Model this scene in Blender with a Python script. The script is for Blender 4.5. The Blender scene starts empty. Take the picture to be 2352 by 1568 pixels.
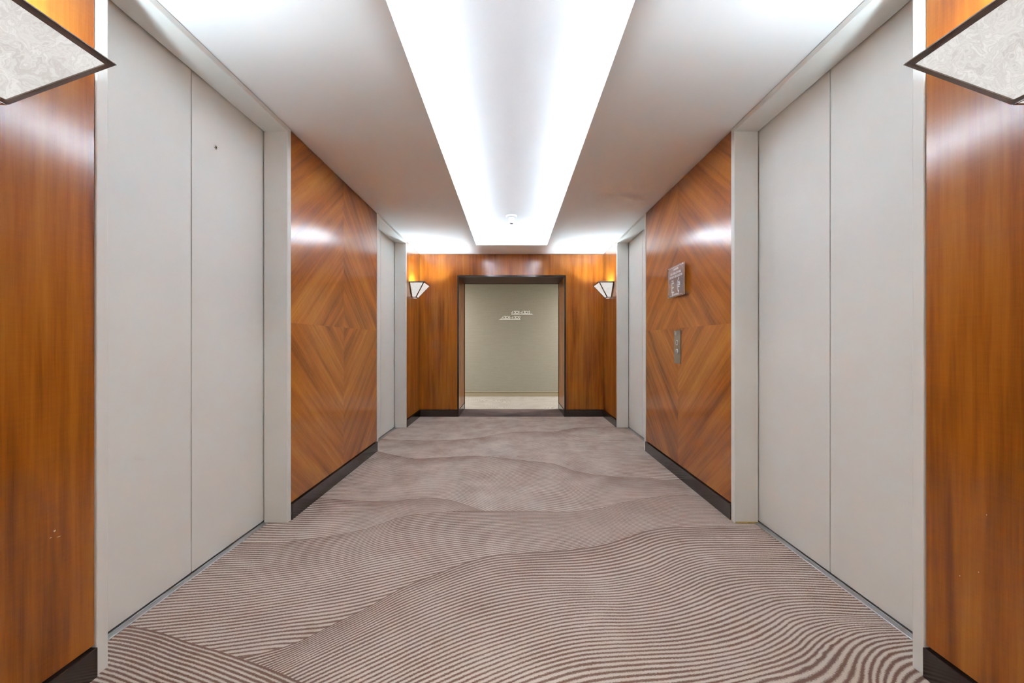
import bpy, bmesh, math
from mathutils import Vector, Matrix

S = bpy.context.scene
COL = S.collection

# ------------------------------------------------------------------ room measures (metres)
W = 1.40          # half width of the lobby
H = 2.479         # ceiling height
DP = 1.552        # |x| of the lift door leaves
Y0, Y1 = 0.645, 6.07          # near and far end walls
LIFTS = [(1.344, 2.529), (4.146, 5.304)]     # outer frame spans along the wall
PANELS = [(Y0, 1.344), (2.529, 4.146), (5.304, Y1)]
OPX, OPZ = 0.826, 2.153       # end wall openings
FRW = 0.04                    # lift frame face

# ------------------------------------------------------------------ helpers
def tag(o, label=None, cat=None, group=None, kind=None):
    if label: o["label"] = label
    if cat: o["category"] = cat
    if group: o["group"] = group
    if kind: o["kind"] = kind
    return o

def new_obj(name, data, parent=None):
    o = bpy.data.objects.new(name, data)
    COL.objects.link(o)
    if parent is not None:
        o.parent = parent
    return o

def empty(name, loc=(0, 0, 0), rz=0.0):
    o = new_obj(name, None)
    o.empty_display_size = 0.1
    o.location = loc
    o.rotation_euler = (0, 0, rz)
    return o

class MB:
    """collects shapes, builds them as one mesh object"""
    def __init__(self):
        self.bm = bmesh.new()

    def box(self, a, b, bev=0.0, seg=2, mi=0):
        x0, x1 = sorted((a[0], b[0])); y0, y1 = sorted((a[1], b[1])); z0, z1 = sorted((a[2], b[2]))
        t = bmesh.new()
        bmesh.ops.create_cube(t, size=1.0)
        for v in t.verts:
            v.co = Vector((x0 + (v.co.x + .5) * (x1 - x0), y0 + (v.co.y + .5) * (y1 - y0), z0 + (v.co.z + .5) * (z1 - z0)))
        if bev > 0:
            bmesh.ops.bevel(t, geom=t.edges[:], offset=bev, segments=seg, profile=.5, affect='EDGES')
        self.merge(t, mi)
        return self

    def merge(self, t, mi=0):
        for f in t.faces:
            f.material_index = mi
        me = bpy.data.meshes.new("tmp")
        t.to_mesh(me); t.free()
        self.bm.from_mesh(me)
        bpy.data.meshes.remove(me)

    def lathe(self, prof, seg=48, axis='Z', at=(0, 0, 0), ribs=0, ribamp=0.0, mi=0, cap=True):
        t = bmesh.new()
        rings = []
        for r, z in prof:
            ring = []
            for i in range(seg):
                a = 2 * math.pi * i / seg
                rr = r * (1 - (ribamp if ribs and (i * ribs * 2 // seg) % 2 else 0))
                p = Vector((rr * math.cos(a), rr * math.sin(a), z))
                if axis == 'X': p = Vector((p.z, p.x, p.y))
                if axis == 'Y': p = Vector((p.x, p.z, p.y))
                ring.append(t.verts.new(p + Vector(at)))
            rings.append(ring)
        for k in range(len(rings) - 1):
            for i in range(seg):
                j = (i + 1) % seg
                t.faces.new((rings[k][i], rings[k][j], rings[k + 1][j], rings[k + 1][i]))
        if cap:
            t.faces.new(rings[0]); t.faces.new(rings[-1])
        bmesh.ops.recalc_face_normals(t, faces=t.faces[:])
        self.merge(t, mi)
        return self

    def poly(self, pts, mi=0):
        vs = [self.bm.verts.new(p) for p in pts]
        f = self.bm.faces.new(vs); f.material_index = mi
        return self

    def prism(self, pts, off, mi=0):
        """a flat polygon given thickness along off"""
        t = bmesh.new()
        off = Vector(off)
        a = [t.verts.new(Vector(p)) for p in pts]
        b = [t.verts.new(Vector(p) + off) for p in pts]
        n = len(pts)
        t.faces.new(a); t.faces.new(list(reversed(b)))
        for i in range(n):
            j = (i + 1) % n
            t.faces.new((a[i], a[j], b[j], b[i]))
        bmesh.ops.recalc_face_normals(t, faces=t.faces[:])
        self.merge(t, mi)
        return self

    def ring(self, pts, ws, th, mi=0):
        """picture-frame of width w inside the planar polygon pts, thickness th to the inner side"""
        P = [Vector(p) for p in pts]
        n = (P[1] - P[0]).cross(P[2] - P[1]).normalized()
        m = len(P)
        ins = []
        for i in range(m):
            e0 = (P[i] - P[i - 1]).normalized(); e1 = (P[(i + 1) % m] - P[i]).normalized()
            n0 = n.cross(e0); n1 = n.cross(e1)
            w0, w1 = ws[i - 1], ws[i]          # widths of the edges meeting at this corner
            c = n0.dot(n1); det = 1 - c * c
            ins.append(P[i] + n0 * ((w0 - c * w1) / det) + n1 * ((w1 - c * w0) / det))
        for i in range(m):
            j = (i + 1) % m
            self.prism([P[i], P[j], ins[j], ins[i]], -n * th, mi)
        return ins, n

    def ribbon(self, pts, w, th, mi=0, closed=False):
        """flat stroke in the x-z plane, facing -y, thickness th along +y"""
        P = [Vector((p[0], 0, p[1])) for p in pts]
        n = len(P)
        L, R = [], []
        for i in range(n):
            if closed:
                a, b = P[i - 1], P[(i + 1) % n]
                d0 = (P[i] - a).normalized(); d1 = (b - P[i]).normalized()
            else:
                d0 = (P[i] - P[i - 1]).normalized() if i > 0 else (P[1] - P[0]).normalized()
                d1 = (P[i + 1] - P[i]).normalized() if i < n - 1 else d0
            n0 = Vector((-d0.z, 0, d0.x)); n1 = Vector((-d1.z, 0, d1.x))
            k = (n0 + n1) / max(1 + n0.dot(n1), .35)
            L.append(P[i] + k * w / 2); R.append(P[i] - k * w / 2)
        for i in range(n if closed else n - 1):
            j = (i + 1) % n
            self.prism([L[i], L[j], R[j], R[i]], (0, th, 0), mi)
        return self

    def xform(self, M):
        bmesh.ops.transform(self.bm, matrix=M, verts=self.bm.verts[:])
        return self

    def build(self, name, mats, parent=None, smooth=False, origin=None):
        me = bpy.data.meshes.new(name)
        if origin is not None:
            bmesh.ops.translate(self.bm, vec=-Vector(origin), verts=self.bm.verts[:])
        bmesh.ops.recalc_face_normals(self.bm, faces=self.bm.faces[:])
        self.bm.to_mesh(me); self.bm.free()
        for m in (mats if isinstance(mats, (list, tuple)) else [mats]):
            me.materials.append(m)
        if smooth:
            for p in me.polygons:
                p.use_smooth = True
            try:
                me.set_sharp_from_angle(angle=math.radians(35))
            except Exception:
                pass
        o = new_obj(name, me, parent)
        return o

def copy_tree(o, parent=None):
    c = o.copy(); COL.objects.link(c); c.parent = parent
    for ch in list(o.children):
        copy_tree(ch, c)
    return c

# ------------------------------------------------------------------ materials
def lin(r, g, b):
    f = lambda c: (c / 255 / 12.92) if c / 255 <= .04045 else ((c / 255 + .055) / 1.055) ** 2.4
    return (f(r), f(g), f(b), 1)

class NT:
    def __init__(self, name):
        self.m = bpy.data.materials.new(name)
        self.m.use_nodes = True
        self.t = self.m.node_tree
        self.t.nodes.clear()
        self.out = self.t.nodes.new("ShaderNodeOutputMaterial")

    def n(self, typ, **kw):
        nd = self.t.nodes.new(typ)
        for k, v in kw.items():
            setattr(nd, k, v)
        return nd

    def l(self, a, b):
        self.t.links.new(a, b)

    def val(self, sock, v):
        if hasattr(v, "is_output") or isinstance(v, bpy.types.NodeSocket):
            self.l(v, sock)
        else:
            sock.default_value = v

    def math(self, op, a, b=None, c=None, clamp=False):
        nd = self.n("ShaderNodeMath", operation=op)
        nd.use_clamp = clamp
        self.val(nd.inputs[0], a)
        if b is not None: self.val(nd.inputs[1], b)
        if c is not None: self.val(nd.inputs[2], c)
        return nd.outputs[0]

    def coords(self):
        tc = self.n("ShaderNodeTexCoord")
        sp = self.n("ShaderNodeSeparateXYZ")
        self.l(tc.outputs["Object"], sp.inputs[0])
        return sp.outputs[0], sp.outputs[1], sp.outputs[2]

    def vec(self, x=0.0, y=0.0, z=0.0):
        c = self.n("ShaderNodeCombineXYZ")
        for s, v in zip(c.inputs, (x, y, z)):
            self.val(s, v)
        return c.outputs[0]

    def noise(self, v, scale=1.0, detail=2.0, rough=.5, dist=0.0):
        nd = self.n("ShaderNodeTexNoise")
        self.l(v, nd.inputs["Vector"])
        nd.inputs["Scale"].default_value = scale
        nd.inputs["Detail"].default_value = detail
        nd.inputs["Roughness"].default_value = rough
        nd.inputs["Distortion"].default_value = dist
        return nd.outputs["Fac"]

    def ramp(self, f, stops):
        nd = self.n("ShaderNodeValToRGB")
        self.l(f, nd.inputs[0])
        e = nd.color_ramp.elements
        while len(e) < len(stops):
            e.new(.5)
        for i, (p, c) in enumerate(stops):
            e[i].position = p; e[i].color = c
        return nd.outputs[0]

    def mix(self, f, a, b, blend='MIX'):
        nd = self.n("ShaderNodeMix", data_type='RGBA', blend_type=blend)
        self.val(nd.inputs["Factor"], f)
        self.val(nd.inputs[6], a); self.val(nd.inputs[7], b)
        return nd.outputs[2]

    def bump(self, h, strength=.2, dist=.01):
        nd = self.n("ShaderNodeBump")
        nd.inputs["Strength"].default_value = strength
        nd.inputs["Distance"].default_value = dist
        self.l(h, nd.inputs["Height"])
        return nd.outputs[0]

    def pbr(self, col, rough=.5, metal=0.0, coat=0.0, coat_r=.1, spec=.5, normal=None, emis=None, emis_s=0.0):
        p = self.n("ShaderNodeBsdfPrincipled")
        self.val(p.inputs["Base Color"], col)
        self.val(p.inputs["Roughness"], rough)
        self.val(p.inputs["Metallic"], metal)
        self.val(p.inputs["Specular IOR Level"], spec)
        self.val(p.inputs["Coat Weight"], coat)
        self.val(p.inputs["Coat Roughness"], coat_r)
        if normal is not None:
            self.l(normal, p.inputs["Normal"])
        if emis is not None:
            self.val(p.inputs["Emission Color"], emis)
            self.val(p.inputs["Emission Strength"], emis_s)
        self.l(p.outputs[0], self.out.inputs[0])
        return self.m

def plain(name, col, rough=.5, metal=0.0, spec=.5, coat=0.0, coat_r=.1, nz=.0, nscale=40.0, bump=0.0, bscale=400.0):
    t = NT(name)
    x, y, z = t.coords()
    v = t.vec(x, y, z)
    f = t.noise(v, nscale, 3)
    d = tuple(c * (1 - nz) for c in col[:3]) + (1,)
    e = tuple(min(1, c * (1 + nz)) for c in col[:3]) + (1,)
    c = t.ramp(f, [(.3, d), (.7, e)])
    nrm = t.bump(t.noise(v, bscale, 2), bump, .002) if bump else None
    return t.pbr(c, rough, metal, coat, coat_r, spec, nrm)

def emit(name, col, s):
    t = NT(name)
    e = t.n("ShaderNodeEmission")
    e.inputs[0].default_value = col
    e.inputs[1].default_value = s
    t.l(e.outputs[0], t.out.inputs[0])
    return t.m

WOOD_LO, WOOD_MID, WOOD_HI = (.125, .026, .0014, 1), (.25, .064, .004, 1), (.34, .118, .012, 1)

def wood(name, mode, yc=0.0, zc=0.0, shift=0.0, hue=1.0, coat=1.0, chips=()):
    """mode 'Y' / 'X': vertical veneer across that axis; 'D': diamond book-matched veneer on a side wall"""
    t = NT(name)
    x, y, z = t.coords()
    if mode == 'D':
        dy = t.math('SUBTRACT', y, yc); dz = t.math('SUBTRACT', z, zc)
        ay = t.math('ABSOLUTE', dy); az = t.math('ABSOLUTE', dz)
        A = math.radians(41)
        # across the grain / along the grain
        a = t.math('ADD', t.math('MULTIPLY', ay, math.sin(A)), t.math('MULTIPLY', az, math.cos(A)))
        g = t.math('SUBTRACT', t.math('MULTIPLY', ay, math.cos(A)), t.math('MULTIPLY', az, math.sin(A)))
        qy = t.math('MULTIPLY', t.math('SIGN', dy), .004)
        qz = t.math('MULTIPLY', t.math('SIGN', dz), 3.1)
        off = t.math('ADD', qz, t.math('MULTIPLY', t.math('SIGN', dy), 1.7))
        a = t.math('ADD', a, qy)
        quad = off
    else:
        a = y if mode == 'Y' else x
        g = z
        quad = t.math('MULTIPLY', a, 0.0)
    a = t.math('ADD', a, shift)
    broad = t.noise(t.vec(t.math('MULTIPLY', a, 7.0), t.math('MULTIPLY', g, .75), quad), 1.0, 3, .55, .25)
    streak = t.noise(t.vec(t.math('MULTIPLY', a, 34.0), t.math('MULTIPLY', g, 1.1), quad), 1.0, 4, .6, .15)
    fine = t.noise(t.vec(t.math('MULTIPLY', a, 420.0), t.math('MULTIPLY', g, 9.0), quad), 1.0, 2, .5)
    fig = t.noise(t.vec(t.math('MULTIPLY', a, 11.0), t.math('MULTIPLY', g, 130.0), quad), 1.0, 2, .55, .6)
    f = t.math('ADD', t.math('MULTIPLY', broad, .62), t.math('MULTIPLY', streak, .40))
    f = t.math('ADD', f, t.math('MULTIPLY', t.math('SUBTRACT', fine, .5), .10))
    f = t.math('ADD', f, t.math('MULTIPLY', t.math('SUBTRACT', fig, .5), .12 if mode == 'D' else .05))
    lo, mid, hi = [tuple(c * k for c, k in zip(q[:3], (1, hue, hue))) + (1,) for q in (WOOD_LO, WOOD_MID, WOOD_HI)]
    c = t.ramp(f, [(.33, lo), (.50, mid), (.68, hi)])
    for (cy, cz, ry, rz) in chips:      # pale nicks in the lacquer
        d = t.math('ADD', t.math('POWER', t.math('ABSOLUTE', t.math('DIVIDE', t.math('SUBTRACT', y, cy), ry)), 2.0),
                   t.math('POWER', t.math('ABSOLUTE', t.math('DIVIDE', t.math('SUBTRACT', z, cz), rz)), 2.0))
        c = t.mix(t.math('LESS_THAN', d, 1.0), c, (.62, .47, .30, 1))
    nrm = t.bump(t.math('ADD', fine, t.math('MULTIPLY', fig, .5)), .025, .001)
    m = t.pbr(c, .45, 0, coat * .9, .165, .05, nrm)
    for nd in t.t.nodes:
        if nd.type == 'BSDF_PRINCIPLED': nd.inputs["Coat IOR"].default_value = 1.50
    return m

M = {}
M['wood_left_side'] = wood('veneer_left_side', 'Y', shift=.3, chips=((1.2247, .547, .0032, .0027), (1.214, .531, .003, .0009), (1.236, .524, .005, .0010)))
M['wood_right_side'] = wood('veneer_right_side', 'Y', shift=2.9, chips=((1.19, .44, .0012, .0016), (1.24, .40, .0012, .0018), (1.17, .62, .0010, .0016)))
M['wood_end'] = wood('veneer_end', 'X', shift=.7)
M['wood_diamond_left'] = wood('veneer_diamond_left', 'D', yc=3.327, zc=1.252, shift=.13, hue=1.02)
M['wood_diamond_right'] = wood('veneer_diamond_right', 'D', yc=3.345, zc=1.248, shift=1.4, hue=1.0)
M['paint'] = plain('greige_door_paint', (.76, .75, .715, 1), .42, spec=.45, nz=.012, nscale=6, bump=.05, bscale=600)
M['white'] = plain('white_ceiling_paint', (.92, .925, .93, 1), .8, spec=.2, nz=.006, nscale=3)
M['gap'] = plain('dark_reveal', (.012, .010, .009, 1), .7)
M['base'] = plain('dark_brown_baseboard', (.026, .016, .013, 1), .14, spec=.5, nz=.08, nscale=60)
M['bronze'] = plain('dark_bronze', (.30, .245, .215, 1), .09, metal=.92, nz=.05)
M['trim'] = plain('dark_polished_trim', (.035, .028, .026, 1), .10, metal=.4)
M['steel'] = plain('brushed_steel', (.42, .40, .38, 1), .32, metal=1, nz=.05, nscale=200)
M['chrome'] = plain('chrome', (.85, .85, .85, 1), .06, metal=1)
M['satin'] = plain('satin_chrome', (.88, .88, .88, 1), .28, metal=.55)
M['sill'] = plain('aluminium_sill', (.55, .55, .56, 1), .35, metal=.9, nz=.05)
M['plastic'] = plain('white_plastic', (.78, .78, .77, 1), .4)
M['black'] = plain('black_plastic', (.01, .01, .01, 1), .4)
M['letter'] = plain('white_lettering', (.93, .93, .93, 1), .5)
M['led'] = emit('led_strip_light', (.86, 1, 1.12, 1), 51.0)
M['bulb'] = emit('sconce_bulb_light', (.80, 1, 1.12, 1), 340.0)

def linen():
    t = NT('greige_linen_wallcovering')
    x, y, z = t.coords()
    a = t.noise(t.vec(t.math('MULTIPLY', x, 6.0), y, t.math('MULTIPLY', z, 260.0)), 1, 3, .6)
    b = t.noise(t.vec(t.math('MULTIPLY', x, 220.0), y, t.math('MULTIPLY', z, 20.0)), 1, 2)
    f = t.math('ADD', t.math('MULTIPLY', a, .7), t.math('MULTIPLY', b, .3))
    c = t.ramp(f, [(.3, (.265, .25, .205, 1)), (.7, (.335, .32, .27, 1))])
    return t.pbr(c, .8, spec=.2)
M['linen'] = linen()
M['corr_base'] = plain('olive_beige_baseboard', (.33, .285, .20, 1), .5)

def glass_swirl():
    t = NT('swirled_alabaster_glass')
    x, y, z = t.coords()
    v = t.vec(x, y, z)
    w1 = t.n("ShaderNodeTexNoise"); t.l(v, w1.inputs["Vector"]); w1.inputs["Scale"].default_value = 14; w1.inputs["Detail"].default_value = 2
    sc = t.n("ShaderNodeVectorMath", operation='SCALE'); t.l(w1.outputs["Color"], sc.inputs[0]); sc.inputs["Scale"].default_value = .16
    ad = t.n("ShaderNodeVectorMath", operation='ADD'); t.l(v, ad.inputs[0]); t.l(sc.outputs[0], ad.inputs[1])
    f = t.noise(ad.outputs[0], 20, 5, .55, 1.3)
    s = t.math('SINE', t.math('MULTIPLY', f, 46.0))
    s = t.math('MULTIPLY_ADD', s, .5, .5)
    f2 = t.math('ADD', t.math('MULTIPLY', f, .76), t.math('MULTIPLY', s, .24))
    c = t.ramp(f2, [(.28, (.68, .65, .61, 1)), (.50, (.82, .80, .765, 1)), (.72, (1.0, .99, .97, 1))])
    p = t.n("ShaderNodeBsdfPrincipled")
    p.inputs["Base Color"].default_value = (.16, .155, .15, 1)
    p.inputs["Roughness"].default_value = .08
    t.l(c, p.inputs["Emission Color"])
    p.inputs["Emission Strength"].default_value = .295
    t.l(p.outputs[0], t.out.inputs[0])
    return t.m
M['glass'] = glass_swirl()

def acrylic():
    t = NT('clear_acrylic')
    tr = t.n("ShaderNodeBsdfTransparent"); tr.inputs[0].default_value = (.93, .93, .94, 1)
    gl = t.n("ShaderNodeBsdfGlossy"); gl.inputs["Roughness"].default_value = .02
    fr = t.n("ShaderNodeFresnel"); fr.inputs["IOR"].default_value = 1.5
    hz = t.n("ShaderNodeBsdfDiffuse"); hz.inputs[0].default_value = (.85, .85, .87, 1)
    m0 = t.n("ShaderNodeMixShader"); m0.inputs[0].default_value = .28      # haze of a scratched sheet, heightened to stand in for reflected ceiling light
    t.l(tr.outputs[0], m0.inputs[1]); t.l(hz.outputs[0], m0.inputs[2])
    mx = t.n("ShaderNodeMixShader")
    f = t.math('ADD', fr.outputs[0], .03)
    t.l(f, mx.inputs[0]); t.l(m0.outputs[0], mx.inputs[1]); t.l(gl.outputs[0], mx.inputs[2])
    t.l(mx.outputs[0], t.out.inputs[0])
    return t.m
M['acrylic'] = acrylic()
def clear_back():
    t = NT('clear_acrylic_back')
    tr = t.n("ShaderNodeBsdfTransparent"); tr.inputs[0].default_value = (.97, .97, .97, 1)
    t.l(tr.outputs[0], t.out.inputs[0])
    return t.m
M['acrylic_back'] = clear_back()
M['acrylic_edge'] = plain('painted_edge_glow', (.85, .85, .86, 1), .3)  # white colour stands in for light guided to the sheet's edges

C_LIGHT, C_DARK = (.64, .555, .49, 1), (.17, .088, .057, 1)
def carpet():
    t = NT('wavy_striped_carpet')
    x, y, z = t.coords()
    v = t.vec(x, y, z)
    ph = t.n("ShaderNodeAttribute", attribute_name="stripe").outputs["Fac"]
    rd = t.n("ShaderNodeAttribute", attribute_name="ridge").outputs["Fac"]
    tuft = t.noise(t.vec(t.math('MULTIPLY', x, 150.0), t.math('MULTIPLY', y, 420.0), 0.0), 1, 2, .6)
    wob = t.noise(v, 22, 2)
    p = t.math('ADD', ph, t.math('MULTIPLY', t.math('SUBTRACT', tuft, .5), .62))
    p = t.math('ADD', p, t.math('MULTIPLY', t.math('SUBTRACT', wob, .5), .20))
    s = t.math('SINE', t.math('MULTIPLY', p, 2 * math.pi))
    patch = t.noise(v, 4.0, 5, .68)
    duty = t.math('ADD', t.math('MULTIPLY', rd, .55), t.math('MULTIPLY', t.math('SUBTRACT', patch, .5), 1.5))
    ct = t.n("ShaderNodeAttribute", attribute_name="contrast").outputs["Fac"]
    fade = t.math('MULTIPLY_ADD', t.math('SUBTRACT', t.noise(v, 1.9, 2), .5), 5.0, .5, clamp=True)   # where the two yarns blend, the stripes fade
    amp = t.math('ADD', ct, t.math('MULTIPLY', t.math('SUBTRACT', 1.0, ct), t.math('MULTIPLY', fade, .7)))
    m = t.math('ADD', t.math('MULTIPLY', s, amp), t.math('SUBTRACT', duty, .12))
    m = t.math('MULTIPLY_ADD', m, .75, .5, clamp=True)
    speck = t.noise(v, 520, 2)
    lt = t.mix(t.math('MULTIPLY', speck, .8), tuple(c * .80 for c in C_LIGHT[:3]) + (1,), tuple(c * 1.18 for c in C_LIGHT[:3]) + (1,))
    hue = t.noise(v, 1.7, 2)
    dk = t.mix(hue, C_DARK, (.185, .115, .095, 1))
    c = t.mix(m, lt, dk)
    spots = t.noise(v, 5.5, 4, .65)
    st = t.ramp(spots, [(.60, (1, 1, 1, 1)), (.78, (.72, .66, .60, 1))])
    c = t.mix(1.0, c, st, 'MULTIPLY')
    nrm = t.bump(t.math('ADD', tuft, speck), .35, .004)
    return t.pbr(c, .95, spec=.1, normal=nrm)
M['carpet'] = carpet()

def carpet_swirl():
    t = NT('swirl_patterned_corridor_carpet')
    x, y, z = t.coords()
    v = t.vec(t.math('MULTIPLY', x, 1.6), t.math('MULTIPLY', y, 1.6), 0.0)
    vo = t.n("ShaderNodeTexVoronoi"); t.l(v, vo.inputs["Vector"]); vo.inputs["Scale"].default_value = 1.3
    s = t.math('SINE', t.math('MULTIPLY', vo.outputs["Distance"], 120.0))
    tuft = t.noise(t.vec(x, y, z), 260, 2)
    pt = t.noise(v, 2.5, 2)
    m = t.math('MULTIPLY_ADD', s, .32, t.math('ADD', t.math('MULTIPLY', tuft, .35), t.math('MULTIPLY_ADD', pt, .9, -.35)), clamp=True)
    c = t.mix(m, (.36, .34, .31, 1), (.19, .17, .15, 1))
    return t.pbr(c, .95, spec=.1)
M['carpet_corr'] = carpet_swirl()

def carpet_dark():
    t = NT('plain_mauve_brown_carpet')
    x, y, z = t.coords()
    v = t.vec(x, y, z)
    a = t.noise(t.vec(t.math('MULTIPLY', x, 3.0), t.math('MULTIPLY', y, 5.0), 0.0), 1, 3, .6, .5)
    b = t.noise(v, 300, 2)
    f = t.math('ADD', t.math('MULTIPLY', a, .75), t.math('MULTIPLY', b, .25))
    c = t.ramp(f, [(.35, (.080, .056, .054, 1)), (.62, (.135, .104, .098, 1))])
    return t.pbr(c, .95, spec=.1)
M['carpet_dark'] = carpet_dark()
M['lining'] = wood('veneer_passage_lining', 'Y', shift=5.0, hue=1.1, coat=.5)
M['soffit'] = plain('dark_brown_soffit', (.085, .043, .028, 1), .6, spec=.2, nz=.06)

# ------------------------------------------------------------------ floor: layered wave fields, stripes follow each wave's crest
def curve(pts):
    """smooth function through (x, y) points, linear beyond the ends"""
    pts = sorted(pts)
    X = [p[0] for p in pts]; Y = [p[1] for p in pts]
    n = len(X)
    d = [(Y[i + 1] - Y[i]) / (X[i + 1] - X[i]) for i in range(n - 1)]
    m = [d[0]] + [(d[i - 1] + d[i]) / 2 for i in range(1, n - 1)] + [d[-1]]
    def f(x):
        if x <= X[0]: return Y[0] + m[0] * (x - X[0])
        if x >= X[-1]: return Y[-1] + m[-1] * (x - X[-1])
        i = 0
        while x > X[i + 1]: i += 1
        h = X[i + 1] - X[i]; t = (x - X[i]) / h
        return ((2 * t**3 - 3 * t**2 + 1) * Y[i] + (t**3 - 2 * t**2 + t) * h * m[i]
                + (-2 * t**3 + 3 * t**2) * Y[i + 1] + (t**3 - t**2) * h * m[i + 1])
    return f

# crest lines of the carpet's wave design, in metres on the floor
K_END = curve([(-1.6, 6.2), (0, 6.2), (1.6, 6.2)])
K_A1 = curve([(-1.6, 5.45), (-.9, 5.62), (-.4, 5.5), (0, 5.55), (.5, 5.75), (1, 5.7), (1.6, 5.6)])
K_6 = curve([(-1.56, 4.66), (-1.229, 4.616), (-.74, 4.616), (-.40, 4.72), (-.122, 4.949), (.184, 5.046), (.562, 5.07), (.823, 5.252), (1.157, 5.333), (1.56, 5.36)])
K_6b = curve([(-1.56, 3.9), (-.9, 3.8), (-.3, 3.95), (.2, 4.05), (.7, 3.75), (1.56, 3.6)])
K_57 = curve([(-1.56, 4.32), (-1.404, 4.15), (-1.19, 4.005), (-.916, 3.87), (-.687, 3.914), (-.3, 3.96), (.098, 3.82), (.192, 3.785), (.41, 3.69), (.551, 3.513), (.737, 3.397), (1.166, 3.30), (1.25, 3.278), (1.56, 3.3)])
K_57b = curve([(-1.56, 3.0), (-1.0, 2.98), (-.5, 3.0), (-.29, 2.89), (-.065, 2.68), (.2, 2.5), (.6, 2.4), (1.0, 2.45), (1.5, 2.6)])
K_4 = curve([(-1.56, 2.93), (-1.357, 2.883), (-1.124, 2.844), (-.96, 2.828), (-.845, 2.836), (-.72, 2.867), (-.612, 2.891), (-.458, 2.859), (-.275, 2.745), (-.179, 2.66), (.1, 2.45), (.5, 2.2), (1.6, 1.8)])
K_4b = curve([(-1.56, 2.25), (-1.2, 2.26), (-.9, 2.36), (-.6, 2.5), (-.3, 2.5), (.5, 2.1), (1.6, 1.7)])
K_2 = curve([(-1.56, 2.225), (-1.508, 2.238), (-1.267, 2.253), (-1.116, 2.303), (-.885, 2.405), (-.707, 2.573), (-.543, 2.633), (-.388, 2.66), (-.188, 2.665), (.1, 2.665), (.417, 2.66), (.586, 2.70), (.777, 2.805), (1.025, 2.90), (1.146, 2.941), (1.351, 2.945), (1.56, 2.90)])
K_2b = curve([(-1.56, 1.60), (-1.1, 1.68), (-.7, 1.80), (-.3, 1.98), (0, 2.08), (.3, 2.16), (.6, 2.27), (.9, 2.36), (1.56, 2.40)])
K_3 = curve([(-1.2, 1.37), (-.92, 1.44), (-.80, 1.50), (-.703, 1.60), (-.613, 1.69), (-.50, 1.83), (-.363, 1.939), (-.245, 2.03), (-.10, 2.105), (.05, 2.131), (.326, 2.167), (.527, 2.228), (.672, 2.305), (.806, 2.383), (1.0, 2.433), (1.135, 2.428), (1.385, 2.416), (1.56, 2.41)])
K_31 = curve([(-1.2, .98), (-.759, 1.378), (-.567, 1.5375), (-.331, 1.716), (-.088, 1.846), (.048, 1.882), (.228, 1.889), (.393, 1.889), (.569, 1.928), (.70, 1.98), (.854, 2.075), (.98, 2.128), (1.2, 2.15), (1.56, 2.14)])
K_32 = curve([(-1.0, .95), (-.452, 1.332), (-.318, 1.43), (-.161, 1.525), (.041, 1.608), (.20, 1.663), (.349, 1.685), (.496, 1.685), (.66, 1.72), (.81, 1.785), (.92, 1.845), (1.05, 1.89), (1.30, 1.905), (1.56, 1.89)])
K_33 = curve([(-.6, .95), (-.2, 1.19), (.044, 1.327), (.124, 1.36), (.25, 1.399), (.376, 1.414), (.503, 1.424), (.664, 1.4345), (.906, 1.49), (1.04, 1.556), (1.152, 1.621), (1.287, 1.645), (1.45, 1.635), (1.56, 1.63)])
K_34 = curve([(-.2, 1.02), (.3, 1.22), (.55, 1.26), (.853, 1.335), (1.056, 1.399), (1.181, 1.479), (1.295, 1.536), (1.406, 1.562), (1.52, 1.569), (1.6, 1.57)])
K_35 = curve([(-.2, .88), (.3, 1.07), (.7, 1.12), (1.0, 1.17), (1.15, 1.25), (1.25, 1.36), (1.36, 1.44), (1.5, 1.47), (1.6, 1.47)])
K_36 = curve([(-.2, .3), (.7, .55), (1.3, .75), (1.6, .9)])
K_1 = curve([(-1.6, 1.585), (-1.50, 1.58), (-1.35, 1.545), (-1.204, 1.496), (-1.08, 1.46), (-.957, 1.42), (-.82, 1.372), (-.686, 1.318), (-.3, 1.14), (.2, .85), (.8, .4)])
K_1b = curve([(-1.6, 1.03), (-1.4, 1.02), (-1.1, .93), (-.7, .74), (-.2, .5), (.8, .0)])
# (crest, [(guide, stripe count from the crest)])
DUNES = [
    [(K_END, 0), (K_A1, 27), (K_6b, 95)],
    [(K_6, 0), (K_6b, 42)],
    [(K_57, 0), (K_57b, 40)],
    [(K_4, 0), (K_4b, 22)],
    [(K_2, 0), (K_2b, 30)],
    [(K_3, 0), (K_31, 11), (K_32, 23), (K_33, 37), (K_34, 45), (K_35, 51), (K_36, 76)],
    [(K_1, 0), (K_1b, 33)],
]

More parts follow.
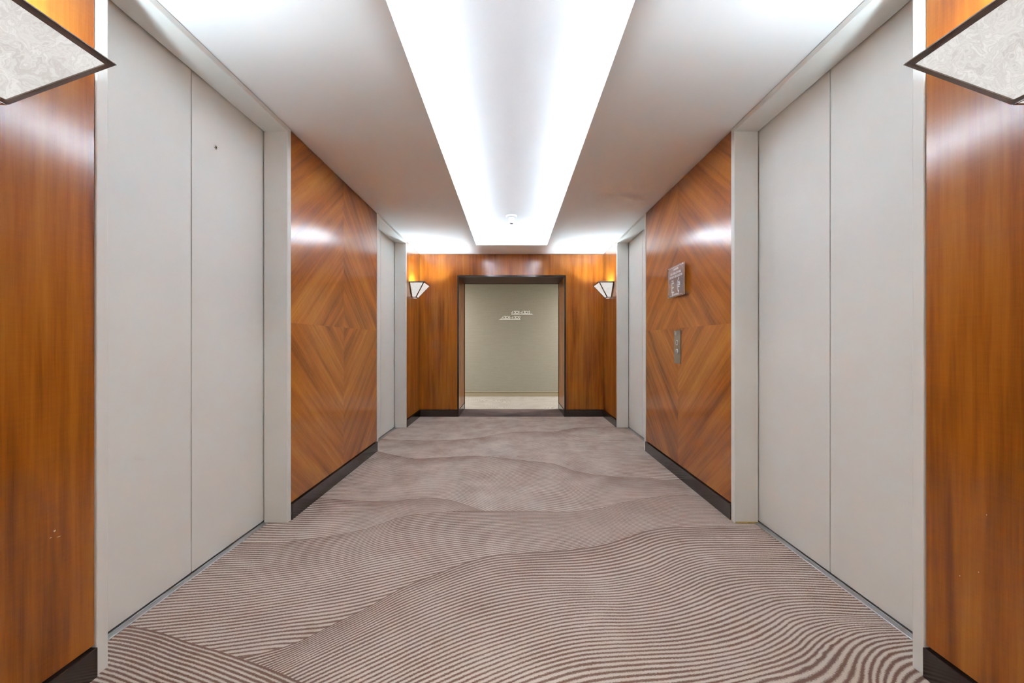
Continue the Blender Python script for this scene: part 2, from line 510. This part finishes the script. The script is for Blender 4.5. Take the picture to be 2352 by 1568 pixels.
def make_floor():
    verts, faces, stripe, ridge, contrast = [], [], [], [], []
    NX = 312
    xs = [-1.56 + 3.12 * i / NX for i in range(NX + 1)]
    for di, g in enumerate(DUNES):
        fs = [[c(x) for x in xs] for c, _ in g]
        ks = [k for _, k in g]
        top = fs[0]
        low = [Y0 - .0] * (NX + 1)
        for e in DUNES[di + 1:]:
            for i, x in enumerate(xs):
                low[i] = max(low[i], e[0][0](x))
        rows = max(8, int(max(t - b for t, b in zip(top, low)) / .035))
        base = len(verts)
        for r in range(rows + 1):
            for i, x in enumerate(xs):
                t_, b_ = min(top[i], Y1 + .001), low[i]
                if b_ > t_: b_ = t_
                yy = t_ + (b_ - t_) * r / rows
                # stripe count at this point
                col = [f[i] for f in fs]
                for q in range(1, len(col)):
                    col[q] = min(col[q], col[q - 1] - .02)
                j = 0
                while j < len(col) - 2 and yy < col[j + 1]: j += 1
                s = ks[j] + (ks[j + 1] - ks[j]) * (col[j] - yy) / (col[j] - col[j + 1])
                verts.append((x, yy, 0.0)); stripe.append(s); contrast.append((.30, .30, .35, .6, 1, 1, 1)[di])
                ridge.append(math.exp(-max(0, top[i] - yy) / .16) if di else 0.0)
        for r in range(rows):
            for i in range(NX):
                a = base + r * (NX + 1) + i
                q = (a, a + NX + 1, a + NX + 2, a + 1)
                if max(verts[k][1] for k in q) - min(verts[k][1] for k in q) < 1e-5: continue
                if abs(verts[q[0]][1] - verts[q[1]][1]) < 1e-6 and abs(verts[q[2]][1] - verts[q[3]][1]) < 1e-6: continue
                faces.append(q)
    me = bpy.data.meshes.new("floor")
    me.from_pydata(verts, [], faces)
    for nm, arr in (("stripe", stripe), ("ridge", ridge), ("contrast", contrast)):
        at = me.attributes.new(nm, 'FLOAT', 'POINT')
        at.data.foreach_set("value", arr)
    me.materials.append(M['carpet'])
    me.update()
    o = new_obj("floor", me)
    return o

floor = make_floor()
tag(floor, "beige and brown wavy striped carpet covering the lift lobby floor", "carpet", kind="structure")

o = MB().box((-OPX, Y1, -.05), (OPX, 6.752, .001)).build("floor_passage", M['carpet_dark'])
tag(o, "plain dark mauve carpet strip in the far doorway passage", "carpet", kind="structure")
o = MB().box((-3.2, 6.752, -.05), (3.2, 8.45, .0)).build("floor_corridor", M['carpet_corr'])
tag(o, "pale grey swirl patterned carpet of the corridor beyond the doorway", "carpet", kind="structure")
o = MB().box((-OPX, -.085, -.05), (OPX, Y0, .001)).build("floor_passage", M['carpet_dark'])
tag(o, "plain dark carpet of the near passage behind the viewer", "carpet", kind="structure")
o = MB().box((-3.2, -1.7, -.05), (3.2, -.085, .0)).build("floor_corridor", M['carpet_corr'])
tag(o, "swirl patterned carpet of the corridor behind the viewer", "carpet", kind="structure")

# ------------------------------------------------------------------ ceiling with raised lit tray
CX, CY0, CY1 = .493, 1.13, 5.53
ZT, LIP = 2.70, .070
PK = .20
def make_ceiling():
    b = MB()
    z0, z1 = H, H + .02
    t = .012
    b.box((-1.75, Y0 - .02, z0), (-CX - t, 6.12, z1)); b.box((CX + t, Y0 - .02, z0), (1.75, 6.12, z1))
    b.box((-CX - t, Y0 - .02, z0), (CX + t, CY0 - t, z1)); b.box((-CX - t, CY1 + t, z0), (CX + t, 6.12, z1))
    b.box((-CX - t, CY0 - t, z0 + .0), (-CX, CY1 + t, z0 + LIP)); b.box((CX, CY0 - t, z0), (CX + t, CY1 + t, z0 + LIP))
    b.box((-CX, CY0 - t, z0), (CX, CY0, z0 + LIP)); b.box((-CX, CY1, z0), (CX, CY1 + t, z0 + LIP))
    ox, oy0, oy1 = CX + PK, CY0 - PK, CY1 + PK
    b.box((-ox - .03, oy0 - .03, ZT), (ox + .03, oy1 + .03, ZT + .03))
    b.box((-ox - .03, oy0 - .03, z1), (-ox, oy1 + .03, ZT)); b.box((ox, oy0 - .03, z1), (ox + .03, oy1 + .03, ZT))
    b.box((-ox, oy0 - .03, z1), (ox, oy0, ZT)); b.box((-ox, oy1, z1), (ox, oy1 + .03, ZT))
    c = b.build("ceiling", M['white'])
    zz = z1 + .012
    i0, i1 = .020, .058          # the strip lies just behind the lip, which screens it from the middle of the tray
    for a, q in (((-CX - i1, CY0 - i1, z1), (-CX - i0, CY1 + i1, zz)), ((CX + i0, CY0 - i1, z1), (CX + i1, CY1 + i1, zz)),
                 ((-CX - i0, CY0 - i0 - .020, z1), (CX + i0, CY0 - i0, zz)), ((-CX - i0, CY1 + i0, z1), (CX + i0, CY1 + i0 + .020, zz))):
        s = MB().box(a, q).build("light_strip", M['led'], c)
        s["label"] = "white glowing strip light hidden behind the tray lip"
    return c
ceiling = make_ceiling()
tag(ceiling, "white ceiling with a long raised tray lit along its edges", "ceiling", kind="structure")

# ------------------------------------------------------------------ side walls: substrate, veneer panels, baseboards
def side_wall(sx, name, word):
    b = MB()
    for a, c in PANELS:
        b.box((sx * 1.425, a - (.1 if a == Y0 else 0), 0), (sx * 1.75, c + (.1 if c == Y1 else 0), H))
    for a, c in LIFTS:
        b.box((sx * 1.66, a, 0), (sx * 1.75, c, H))
    w = b.build(name, M['gap'])
    tag(w, "wood veneered wall on the %s of the lobby" % word, "wall", kind="structure")
    side = 'left' if sx < 0 else 'right'
    for i, (a, c) in enumerate(PANELS):
        e = .0025
        m = M['wood_diamond_' + side] if i == 1 else M['wood_%s_side' % side]
        p = MB().box((sx * W, a + e, .108), (sx * 1.43, c - e, H - .006), .0012, 1).build("veneer_panel", m, w)
        p["label"] = ("amber wood panel with vertical grain beside the near lift", "book-matched diamond veneer panel between the lifts",
                      "amber wood panel with vertical grain by the end wall")[i]
        bb = MB().box((sx * (W - .010), a + .001, 0), (sx * 1.43, c - .001, .100), .002, 2).build("baseboard_%s" % side, M['base'])
        tag(bb, ("dark glossy baseboard under the near panel of the %s wall", "long dark glossy baseboard between the two lifts on the %s",
                 "short dark baseboard by the end wall on the %s")[i] % word, "baseboard", kind="structure")
    return w
wall_left = side_wall(-1, "wall_left", "left")
wall_right = side_wall(1, "wall_right", "right")

# ------------------------------------------------------------------ lift doors
def lift(idx, sx, span, where, key=False):
    a, c = span
    root = empty("door_%d" % idx, (sx * DP, (a + c) / 2, 0))
    O = (sx * DP, (a + c) / 2, 0)
    hz = 2.4446
    f = MB()
    xi, xo = sx * (W - .004), sx * 1.5445
    prof_b = .0035
    f.box((xi, a, 0), (xo, a + FRW, H - .003), prof_b, 2)
    f.box((xi, c - FRW, 0), (xo, c, H - .003), prof_b, 2)
    f.box((xi, a + FRW - .001, hz), (xo, c - FRW + .001, H - .003), prof_b, 2)
    # dark shaft lining behind the frame, closes the gap around the leaves
    fr = f.build("door_frame", M['paint'], root, origin=O)
    mid = (a + c) / 2
    for (p, q) in ((a + .012, mid - .0034), (mid + .0034, c - .012)):
        lf = MB().box((sx * DP, p, .0095), (sx * (DP + .035), q, hz + .03), .0016, 2).build("door_leaf", M['paint'], root, origin=O)
        if key and q > mid:
            k = MB()
            at = (sx * (DP - .001), 2.091, 2.150)
            k.lathe([(.0115, 0), (.0115, -.0025 * sx), (.0095, -.004 * sx), (.0062, -.004 * sx), (.0060, -.001 * sx)], 28, 'X', at, cap=False)
            ko = k.build("key_collar", M['chrome'], lf, True, origin=O)
            kh = MB().lathe([(.0064, -.0006 * sx), (.0064, -.0012 * sx)], 20, 'X', at).build("key_hole", M['black'], lf, origin=O)
    s = MB()
    s.box((sx * 1.519, a + FRW, -.01), (sx * 1.60, c - FRW, .004), .001, 1)
    s.box((sx * 1.5445, a + FRW, .004), (sx * 1.5475, c - FRW, .0065), 0)
    s.build("sill", M['sill'], root, origin=O)
    tag(root, where, "lift door", kind="structure")
    return root
lift(1, -1, LIFTS[0], "grey lift doors on the left nearest the viewer, with a small round keyhole", True)
lift(2, 1, LIFTS[0], "grey lift doors on the right nearest the viewer, opposite the keyhole doors")
lift(3, -1, LIFTS[1], "grey lift doors on the left by the end wall")
lift(4, 1, LIFTS[1], "grey lift doors on the right beyond the call button plate")

M['adhesive'] = plain('yellowed_adhesive', (.50, .36, .12, 1), .7, nz=.2)
o = MB().box((1.402, 2.4835, 0), (1.543, 2.4895, .0075)).build("trim_3", M['adhesive'])
tag(o, "thin yellowed strip where the carpet meets the right lift jamb", "carpet edge", kind="structure")

# ------------------------------------------------------------------ end walls with passages
def end_wall(yf, sgn, name, where, xo=0.0):
    """yf: face toward the lobby; sgn +1 when the wall stands beyond yf, -1 when before it"""
    d = lambda t: yf + sgn * t
    xl, xr = -OPX + (xo - .0455 if xo else 0), OPX + (xo + .055 if xo else 0)
    L = .73
    b = MB()
    b.box((-1.8, d(.03), 0), (xl - .001, d(L - .012), 2.7)); b.box((xr + .001, d(.03), 0), (1.8, d(L - .012), 2.7))
    b.box((xl - .001, d(.03), OPZ), (xr + .001, d(L - .012), 2.7))
    # corridor side faces
    w = b.build(name, M['gap'])
    tag(w, where, "wall", kind="structure")
    z0, z1 = .108, H - .006
    e = .0005
    p = MB().box((-W, d(0), z0), (xl, d(.03), z1), .001, 1).build("veneer_panel", M['wood_end'], w)
    p = MB().box((xr, d(0), z0), (W, d(.03), z1), .001, 1).build("veneer_panel", M['wood_end'], w)
    p = MB().box((xl + e, d(0), OPZ + .001), (xr - e, d(.03), z1), .001, 1).build("veneer_panel", M['wood_end'], w)
    p["label"] = "short veneer panel above the opening"
    # corridor-side wall covering
    q = MB()
    q.box((-3.2, d(L - .012), 0), (xl - .012, d(L), 2.7)); q.box((xr + .012, d(L - .012), 0), (3.2, d(L), 2.7)); q.box((xl - .012, d(L - .012), OPZ + .012), (xr + .012, d(L), 2.7))
    q.build("wallcovering", M['linen'], w)
    # lining
    ln = MB()
    ln.box((xl, d(.02), .108), (xl + .022, d(L - .012), OPZ - .02)); ln.box((xr, d(.02), .108), (xr - .022, d(L - .012), OPZ - .02))
    ln.build("passage_lining", M['lining'], w)
    MB().box((xl, d(.02), OPZ), (xr, d(L - .012), OPZ - .022)).build("passage_soffit", M['soffit'], w)
    lb = MB()
    lb.box((xl, d(.02), 0), (xl + .026, d(L - .012), .100), .0015, 1); lb.box((xr, d(.02), 0), (xr - .026, d(L - .012), .100), .0015, 1)
    lb.build("passage_baseboard", M['base'], w)
    return w
wall_back = end_wall(Y1, 1, "wall_back", "wood veneered end wall with a wide doorway opening")
wall_front = end_wall(Y0, -1, "wall_front", "wood veneered end wall around the near passage", .010)

for sx, wd in ((-1, "left"), (1, "right")):
    b = MB().box((sx * (W - .011), Y1 - .010, 0), (sx * OPX, Y1 + .03, .100), .002, 2).build("baseboard_back", M['base'])
    tag(b, "dark baseboard on the end wall %s of the doorway" % wd, "baseboard", kind="structure")
b = MB().box((-W + .011, Y0 + .010, 0), (-OPX + .010, Y0 - .03, .100), .002, 2).build("baseboard_front", M['base'])
tag(b, "dark baseboard on the near end wall, left of the passage", "baseboard", kind="structure")
b = MB().box((W - .011, Y0 + .010, 0), (OPX + .010, Y0 - .03, .100), .002, 2).build("baseboard_front", M['base'])
tag(b, "dark baseboard on the near end wall, right of the passage", "baseboard", kind="structure")

def portal(n, yf, sgn, xo, label, t=.024):
    d = lambda q: yf + sgn * q
    b = MB()
    xl, xr = -OPX + (xo - .0455 if xo else 0), OPX + (xo + .055 if xo else 0)
    for (q0, q1, w) in ((-.012, .022, t), (.712, .734, .030)):
        k = 0 if q0 < 0 else .002
        b.box((xl + k, d(q0), 0), (xl + w, d(q1), OPZ), .003, 2)
        b.box((xr - k, d(q0), 0), (xr - w, d(q1), OPZ), .003, 2)
        b.box((xl + w - .002, d(q0), OPZ), (xr - w + .002, d(q1), OPZ - w), .003, 2)
    o = b.build("trim_%d" % n, M['trim'])
    tag(o, label, "door trim", kind="structure")
portal(1, Y1, 1, 0, "dark polished metal trim around the far doorway")
portal(2, Y0, -1, .010, "dark polished metal trim around the near passage")

# corridors at both ends
def corridor(yb, y_in, name, where, nm_base):
    s = 1 if yb > y_in else -1
    b = MB().box((-3.2, yb, 0), (3.2, yb + s * .08, 2.5)).build(name, M['linen'])
    tag(b, where, "wall", kind="structure")
    k = MB()
    k.box((-3.2, yb - s * .014, 0), (3.2, yb, .082), .002, 1)
    k.box((-3.2, yb - s * .018, .082), (3.2, yb, .100), .004, 2)
    k = k.build(nm_base, M['corr_base'])
    tag(k, "olive beige baseboard of the corridor wall" if s > 0 else "beige baseboard of the corridor wall behind the viewer", "baseboard", kind="structure")
    for sx in (-1, 1):
        e = MB().box((sx * 3.2, yb, 0), (sx * 3.28, y_in - s * .05, 2.5)).build(name + "_end", M['linen'])
        tag(e, "end of the %s corridor, out of sight on the %s" % ("far" if s > 0 else "near", "left" if sx < 0 else "right"), "wall", kind="structure")
    c = MB().box((-3.28, y_in - s * .02, 2.42), (3.28, yb + s * .08, 2.47)).build("ceiling_corridor", M['white'])
    tag(c, "white ceiling of the %s corridor" % ("far" if s > 0 else "near"), "ceiling", kind="structure")
corridor(8.37, 6.80, "wall_corridor", "greige linen corridor wall seen through the doorway", "baseboard_corridor")
corridor(-1.66, -.085, "wall_behind", "greige corridor wall behind the viewer", "baseboard_behind")

# ------------------------------------------------------------------ wall sconces
def make_sconce():
    root = empty("wall_sconce")
    zt, zb = .203, 0.0          # local: wall at x=0, projecting +x
    T = {'nw': (0, -.20, zt), 'nr': (.211, -.20, zt), 'fr': (.211, .20, zt), 'fw': (0, .20, zt)}
    B = {'nw': (0, -.06, zb), 'nr': (.063, -.06, zb), 'fr': (.063, .06, zb), 'fw': (0, .06, zb)}
    fr = MB(); gl = []
    wbar, th = .0145, .007
    for a, b in (('nr', 'fr'), ('nw', 'nr'), ('fr', 'fw')):
        pts = [B[a], B[b], T[b], T[a]]
        ins, n = fr.ring(pts, (.009, .0115, .017, .0115), th)
        gl.append([p - n * .004 for p in ins])
    # thin cap along the rim, wall bars, bottom rim
    fr.box((.0, -.2005, zt - .001), (.2115, -.194, zt + .002)); fr.box((.0, .2005, zt - .001), (.2115, .194, zt + .002))
    fr.box((.205, -.2, zt - .001), (.2118, .2, zt + .002))
    fr.box((0, -.19, zt - .014), (.006, .19, zt))
    fr.box((0, -.0590, -.0015), (.0600, -.0515, .001)); fr.box((0, .0590, -.0015), (.0600, .0515, .001))
    fr.box((.0545, -.052, -.0015), (.0605, .052, .001)); fr.box((0, -.052, -.0015), (.008, .052, .001))
    f = fr.build("frame", M['bronze'], root)
    f["label"] = "dark bronze frame bars"
    for g in gl:
        e = [(g[(i + 1) % 4] - g[i]).normalized() for i in range(4)]
        g2 = [g[i] - e[i] * .004 + e[i - 1] * .004 for i in range(4)]
        n = (g[1] - g[0]).cross(g[2] - g[1]).normalized()
        p = MB().prism(g2, -n * .004).build("glass_panel", M['glass'], root)
        p["label"] = "white swirled glass panel"
    MB().box((.008, -.0515, -.0015), (.0545, .0515, .001)).build("bottom_glass", M['glass'], root)
    MB().prism([(.0005, -.058, .004), (.0005, .058, .004), (.0005, .19, .195), (.0005, -.19, .195)], (.0035, 0, 0)).build("backplate", M['white'], root)
    li = MB()                    # added unseen reflector behind the glass, spreads the bulb's light over the ceiling
    lo = [(.010, -.050, .012), (.046, -.050, .012), (.046, .050, .012), (.010, .050, .012)]
    hi = [(.010, -.172, .186), (.186, -.172, .186), (.186, .172, .186), (.010, .172, .186)]
    for i in range(3):
        li.prism([lo[i], lo[i + 1], hi[i + 1], hi[i]], ((0, .001, 0), (-.001, 0, 0), (0, -.001, 0))[i])
    li.prism(lo, (0, 0, .001))
    li.build("added_reflector", M['white'], root)
    bl = MB()
    bl.lathe([(.004, -.10), (.011, -.09), (.011, .09), (.004, .10)], 16, 'Y', (.092, 0, .120))
    bl.build("bulb", M['bulb'], root, True)
    return root
proto = make_sconce()
ZS = 1.760
spots = [(-1, 1.003, "nearest wall sconce, its swirled glass cut off by the photo's left edge"),
         (1, 1.003, "nearest wall sconce, its swirled glass cut off by the photo's right edge"),
         (-1, 5.640, "small far wall sconce between left lift frame and end wall"),
         (1, 5.640, "small far wall sconce between right lift frame and end wall")]
for i, (sx, y, lab) in enumerate(spots):
    o = proto if i == 0 else copy_tree(proto)
    o.location = (sx * W, y, ZS)
    o.rotation_euler = (0, 0, 0 if sx < 0 else math.pi)
    tag(o, lab, "wall lamp", "pyramid glass wall sconces")

# ------------------------------------------------------------------ call button plate
def call_plate():
    y0, y1, z0, z1 = 3.286, 3.410, .951, 1.229
    O = (W, (y0 + y1) / 2, z0)
    r = empty("call_button_plate", O)
    MB().box((W - .006, y0, z0), (W, y1, z1), .0012, 2).build("face_plate", M['steel'], r, origin=O)
    yc = (y0 + y1) / 2
    for z in (1.127, 1.052):
        b = MB().lathe([(.0215, .000), (.0215, -.004), (.0185, -.006), (.0150, -.006), (.0150, -.002)], 36, 'X', (W - .006, yc, z), cap=False)
        b = b.build("button", M['satin'], r, True, origin=O)
        b["label"] = "round chrome ringed call button"
        MB().lathe([(.0150, -.0015), (.0130, -.0035), (.002, -.004)], 32, 'X', (W - .006, yc, z)).build("button_face", M['black'], b, True, origin=O)
        # little chrome centre
        MB().lathe([(.0085, -.0036), (.0078, -.0055), (.001, -.006)], 24, 'X', (W - .006, yc, z)).build("button_centre", M['steel'], b, True, origin=O)
    MB().lathe([(.009, 0), (.009, -.002), (.005, -.003)], 24, 'X', (W - .006, yc + .004, 1.187)).build("key_switch", M['chrome'], r, True, origin=O)
    k = MB()
    s = MB()
    # faint flame mark near the top corner
    pts = [(0, 0), (.012, .004), (.018, .016), (.012, .030), (.010, .018), (.004, .034), (-.002, .016), (-.006, .010)]
    k.prism([(W - .0062, y1 - .022 - p[0], 1.190 + p[1]) for p in pts], (-.0006, 0, 0))
    k.build("flame_mark", M['letter'], r, origin=O)
    return tag(r, "slim brushed steel plate with two round lift call buttons", "call button plate")
call_plate()

# ------------------------------------------------------------------ acrylic evacuation sign
def text_mesh(txt, width, height=None, bold=.0):
    cu = bpy.data.curves.new("t", 'FONT')
    cu.body = txt; cu.size = 1; cu.offset = bold; cu.extrude = 0.0; cu.resolution_u = 3
    ob = bpy.data.objects.new("t", cu); COL.objects.link(ob)
    dg = bpy.context.evaluated_depsgraph_get()
    me = bpy.data.meshes.new_from_object(ob.evaluated_get(dg))
    bpy.data.objects.remove(ob); bpy.data.curves.remove(cu)
    xs = [v.co.x for v in me.vertices]; ys = [v.co.y for v in me.vertices]
    w, h = max(xs) - min(xs), max(ys) - min(ys)
    sx = width / w
    sy = sx if height is None else height / h
    for v in me.vertices:
        v.co = Vector(((v.co.x - min(xs)) * sx, (v.co.y - min(ys)) * sy, 0))
    return me

def evac_sign():
    ya, yb, z0, z1 = 3.152, 3.470, 1.511, 1.766
    xp, th = W - .034, .006
    O = (W, (ya + yb) / 2, z0)
    r = empty("evacuation_sign", O)
    # plate: two clear faces, edges whitened for light carried through the sheet
    b = MB()
    b.poly([(xp, ya, z0), (xp, yb, z0), (xp, yb, z1), (xp, ya, z1)])
    x2 = xp + th
    b.poly([(x2, ya, z0), (x2, yb, z0), (x2, yb, z1), (x2, ya, z1)], 2)
    for p, q in (((ya, z0), (yb, z0)), ((yb, z0), (yb, z1)), ((yb, z1), (ya, z1)), ((ya, z1), (ya, z0))):
        b.poly([(xp, p[0], p[1]), (xp, q[0], q[1]), (x2, q[0], q[1]), (x2, p[0], p[1])], 1)
    bmesh.ops.remove_doubles(b.bm, verts=b.bm.verts[:], dist=1e-5)
    b.build("acrylic_plate", [M['acrylic'], M['acrylic_edge'], M['acrylic_back']], r, origin=O)
    for y in (ya + .014, yb - .014):
        for z in (z0 + .014, z1 - .014):
            s = MB().lathe([(.0075, 0), (.0075, .032)], 20, 'X', (xp + .002, y, z))
            s.lathe([(.0095, -.0015), (.0088, -.004), (.004, -.005)], 24, 'X', (xp, y, z))
            s.build("standoff", M['chrome'], r, True, origin=O)
    # lettering lives on the plate: local u runs from far edge (reading left) to near edge
    Wd, Hd = yb - ya, z1 - z0
    xl = xp - .0008
    def put(me, u, v, name):
        # reading direction on the right wall: left = far (large y) -> right = near (small y)
        for q in me.vertices:
            q.co = Vector((xl, yb - (u + q.co.x), z0 + v + q.co.y)) - Vector(O)
        me.materials.append(M['letter'])
        return new_obj(name, me, r)
    bd = .012
    put(text_mesh("CAUTION", .100, .0165, bd), .112, .219, "lettering")
    put(text_mesh("IN CASE OF FIRE", .205, .0185, bd), .058, .186, "lettering")
    put(text_mesh("DO NOT USE ELEVATOR", .252, .0185, bd), .036, .157, "lettering")
    put(text_mesh("BANK", .040, .0120, bd), .078, .130, "lettering")
    put(text_mesh("E", .047, .088, .0), .078, .034, "lettering")
    put(text_mesh("NO SMOKING", .105, .0120, bd), .122, .0085 + .004, "lettering")
    def place(k, name):
        for v in k.bm.verts:
            c = v.co.copy()
            v.co = Vector((xl - .0002 + c.y, yb - c.x, z0 + c.z))
        return k.build(name, M['letter'], r, origin=O)
    # no-smoking roundel
    cx, cz, rr = .098, .0195, .0115
    circ = [(cx + rr * math.cos(2 * math.pi * i / 28), cz + rr * math.sin(2 * math.pi * i / 28)) for i in range(28)]
    k = MB().ribbon(circ, .0028, .0006, closed=True)
    k.ribbon([(cx - .008, cz + .008), (cx + .008, cz - .008)], .0022, .0006)
    k.ribbon([(cx - .007, cz - .001), (cx + .006, cz - .001)], .0025, .0006)
    place(k, "no_smoking_mark")
    # curved floor plan with a cluster of cores
    for (c0, rad, a0, w) in ((.232, .062, 75, .0030), (.236, .050, 70, .0016)):
        arc = [(c0 - rad * math.cos(a) * .62, .086 + rad * math.sin(a)) for a in [(-a0 + 2 * a0 * i / 24) * math.pi / 180 for i in range(25)]]
        place(MB().ribbon(arc, w, .0006), "plan_outline")
    for (u, v, w, h) in ((.206, .104, .014, .012), (.224, .108, .018, .008), (.224, .096, .022, .009), (.206, .086, .016, .010), (.226, .083, .020, .011),
                         (.208, .070, .014, .010), (.224, .068, .014, .008), (.216, .135, .012, .016), (.216, .030, .012, .016)):
        place(MB().ribbon([(u, v + h / 2), (u + w, v + h / 2)], h, .0006), "plan_block")
    for v in (.010, Hd - .010):
        place(MB().ribbon([(.03, v), (Wd - .03, v)], .0016, .0006), "border_line")
    return tag(r, "clear acrylic fire safety sign with a big white E on standoffs", "sign")
evac_sign()

# ------------------------------------------------------------------ room number signs on the corridor wall
def arcp(cx, cy, r, a0, a1, n=14, ry=None):
    ry = ry or r
    return [(cx + r * math.cos(math.radians(a0 + (a1 - a0) * i / n)), cy + ry * math.sin(math.radians(a0 + (a1 - a0) * i / n))) for i in range(n + 1)]

GLYPH = {   # strokes in a unit-height box: (width, [polylines])
    '4': (.80, [[(.70, .26), (.06, .26), (.58, 1.0), (.58, .0)]]),
    '3': (.66, [[(.08, .95), (.58, .95), (.30, .58)], [(.26, .58)] + arcp(.30, .30, .27, 85, -140, 16)]),
    '0': (.98, [arcp(.48, .5, .45, 0, 360, 28)]),
    '1': (.34, [[(.05, .84), (.20, .98), (.20, 0)]]),
    '5': (.66, [[(.58, .95), (.16, .95), (.12, .56)] + arcp(.28, .31, .28, 120, -140, 16)]),
    '9': (.72, [arcp(.35, .66, .29, -60, 300, 24), [(.62, .56), (.30, .0)]]),
    '-': (.42, [[(.06, .46), (.34, .46)]]),
}
def number_sign(txt, x0, x1, zb, tail, label):
    Yw = 8.37
    O = ((x0 + x1) / 2, Yw, zb)
    r = empty("room_number_sign", O)
    hh = .062
    tx0, tx1 = (x0, x1 - .075) if tail > 0 else (x0 + .068, x1)
    tot = sum(GLYPH[c][0] for c in txt)
    sc = (tx1 - tx0) / tot
    cur = tx0
    for c in txt:
        w, st = GLYPH[c]
        b = MB()
        for s in st:
            closed = s[0] == s[-1] or (abs(s[0][0] - s[-1][0]) < 1e-6 and abs(s[0][1] - s[-1][1]) < 1e-6)
            pts = s[:-1] if closed else s
            b.ribbon([(cur + p[0] * sc, zb + .018 + p[1] * (hh - .004)) for p in pts], .0105, .006, closed=closed)
        b.xform(Matrix.Translation((0, Yw - .008, 0)))
        b.build("digit" if c != '-' else "dash", M['letter'], r, origin=O)
        cur += w * sc
    b = MB()
    y = Yw - .008
    if tail > 0:
        pts = [(x0, zb), (x1, zb), (x1 - .055, zb + .026), (x1 - .060, zb + .016), (x0, zb + .016)]
    else:
        pts = [(x0, zb), (x1, zb), (x1, zb + .016), (x0 + .068, zb + .016), (x0 + .066, zb + .026)]
    b.prism([(p[0], y, p[1]) for p in pts], (0, .006, 0))
    b.build("underline_arrow", M['letter'], r, origin=O)
    tag(r, label, "room number sign", "room number signs on the corridor wall")
number_sign("4301-4303", -.010, .456, 1.716, 1, "white raised 4301-4303 room numbers, upper of the two lines")
number_sign("4305-4309", -.278, .183, 1.6085, -1, "white raised 4305-4309 room numbers, lower of the two lines")

# ------------------------------------------------------------------ smoke detector
def detector():
    O = (0, 4.935, ZT)
    r = empty("smoke_detector", O)
    MB().lathe([(.062, 0), (.069, -.004), (.069, -.014), (.062, -.022), (.045, -.026)], 48, 'Z', O).build("base", M['plastic'], r, True, origin=O)
    b = MB().lathe([(.033, -.024), (.035, -.030), (.035, -.078), (.032, -.084)], 72, 'Z', O, ribs=18, ribamp=.07)
    b.build("ribbed_body", M['plastic'], r, origin=O)
    MB().lathe([(.034, -.0835), (.034, -.090), (.024, -.098), (.020, -.098)], 48, 'Z', O).build("cap", M['plastic'], r, True, origin=O)
    MB().lathe([(.0195, -.0975), (.017, -.104), (.006, -.106)], 32, 'Z', O).build("sensor", M['black'], r, True, origin=O)
    return tag(r, "white ribbed smoke detector on the raised ceiling tray", "smoke detector")
detector()

# ------------------------------------------------------------------ corridor lights, none in view
def area(name, loc, size, sy, watts, col=(1, .95, .89)):
    l = bpy.data.lights.new(name, 'AREA')
    l.shape = 'RECTANGLE'; l.size = size; l.size_y = sy; l.energy = watts; l.color = col
    o = new_obj(name, l); o.location = loc
    return o
area("unseen_corridor_light", (-2.3, 7.6, 2.40), .3, .3, 42)
area("unseen_corridor_light", (2.3, 7.6, 2.40), .3, .3, 42)
area("unseen_corridor_light", (-1.3, -.9, 2.40), .4, .4, 25)  # near pair added behind the viewer as fill for the lobby
area("unseen_corridor_light", (1.3, -.9, 2.40), .4, .4, 25)

# ------------------------------------------------------------------ world, camera, colour
wd = bpy.data.worlds.new("World"); S.world = wd
wd.use_nodes = True
wd.node_tree.nodes["Background"].inputs[0].default_value = (.5, .5, .5, 1)
wd.node_tree.nodes["Background"].inputs[1].default_value = 0.0

cam = bpy.data.cameras.new("Camera")
co = new_obj("Camera", cam)
co.location = (.006, 0, 1.125)
co.rotation_euler = (math.pi / 2, 0, 0)
cam.sensor_width = 36.0
cam.lens = 915 * 36.0 / 2352
cam.shift_y = 3.0 / 2352
cam.clip_start = .02
S.camera = co

S.view_settings.view_transform = 'Standard'
S.view_settings.look = 'None'
S.view_settings.gamma = 1.0
S.view_settings.use_curve_mapping = False
S.view_settings.exposure = 1.48
S.cycles.max_bounces = 12
S.cycles.diffuse_bounces = 8
S.cycles.caustics_reflective = False
S.cycles.caustics_refractive = False
S.cycles.use_denoising = True
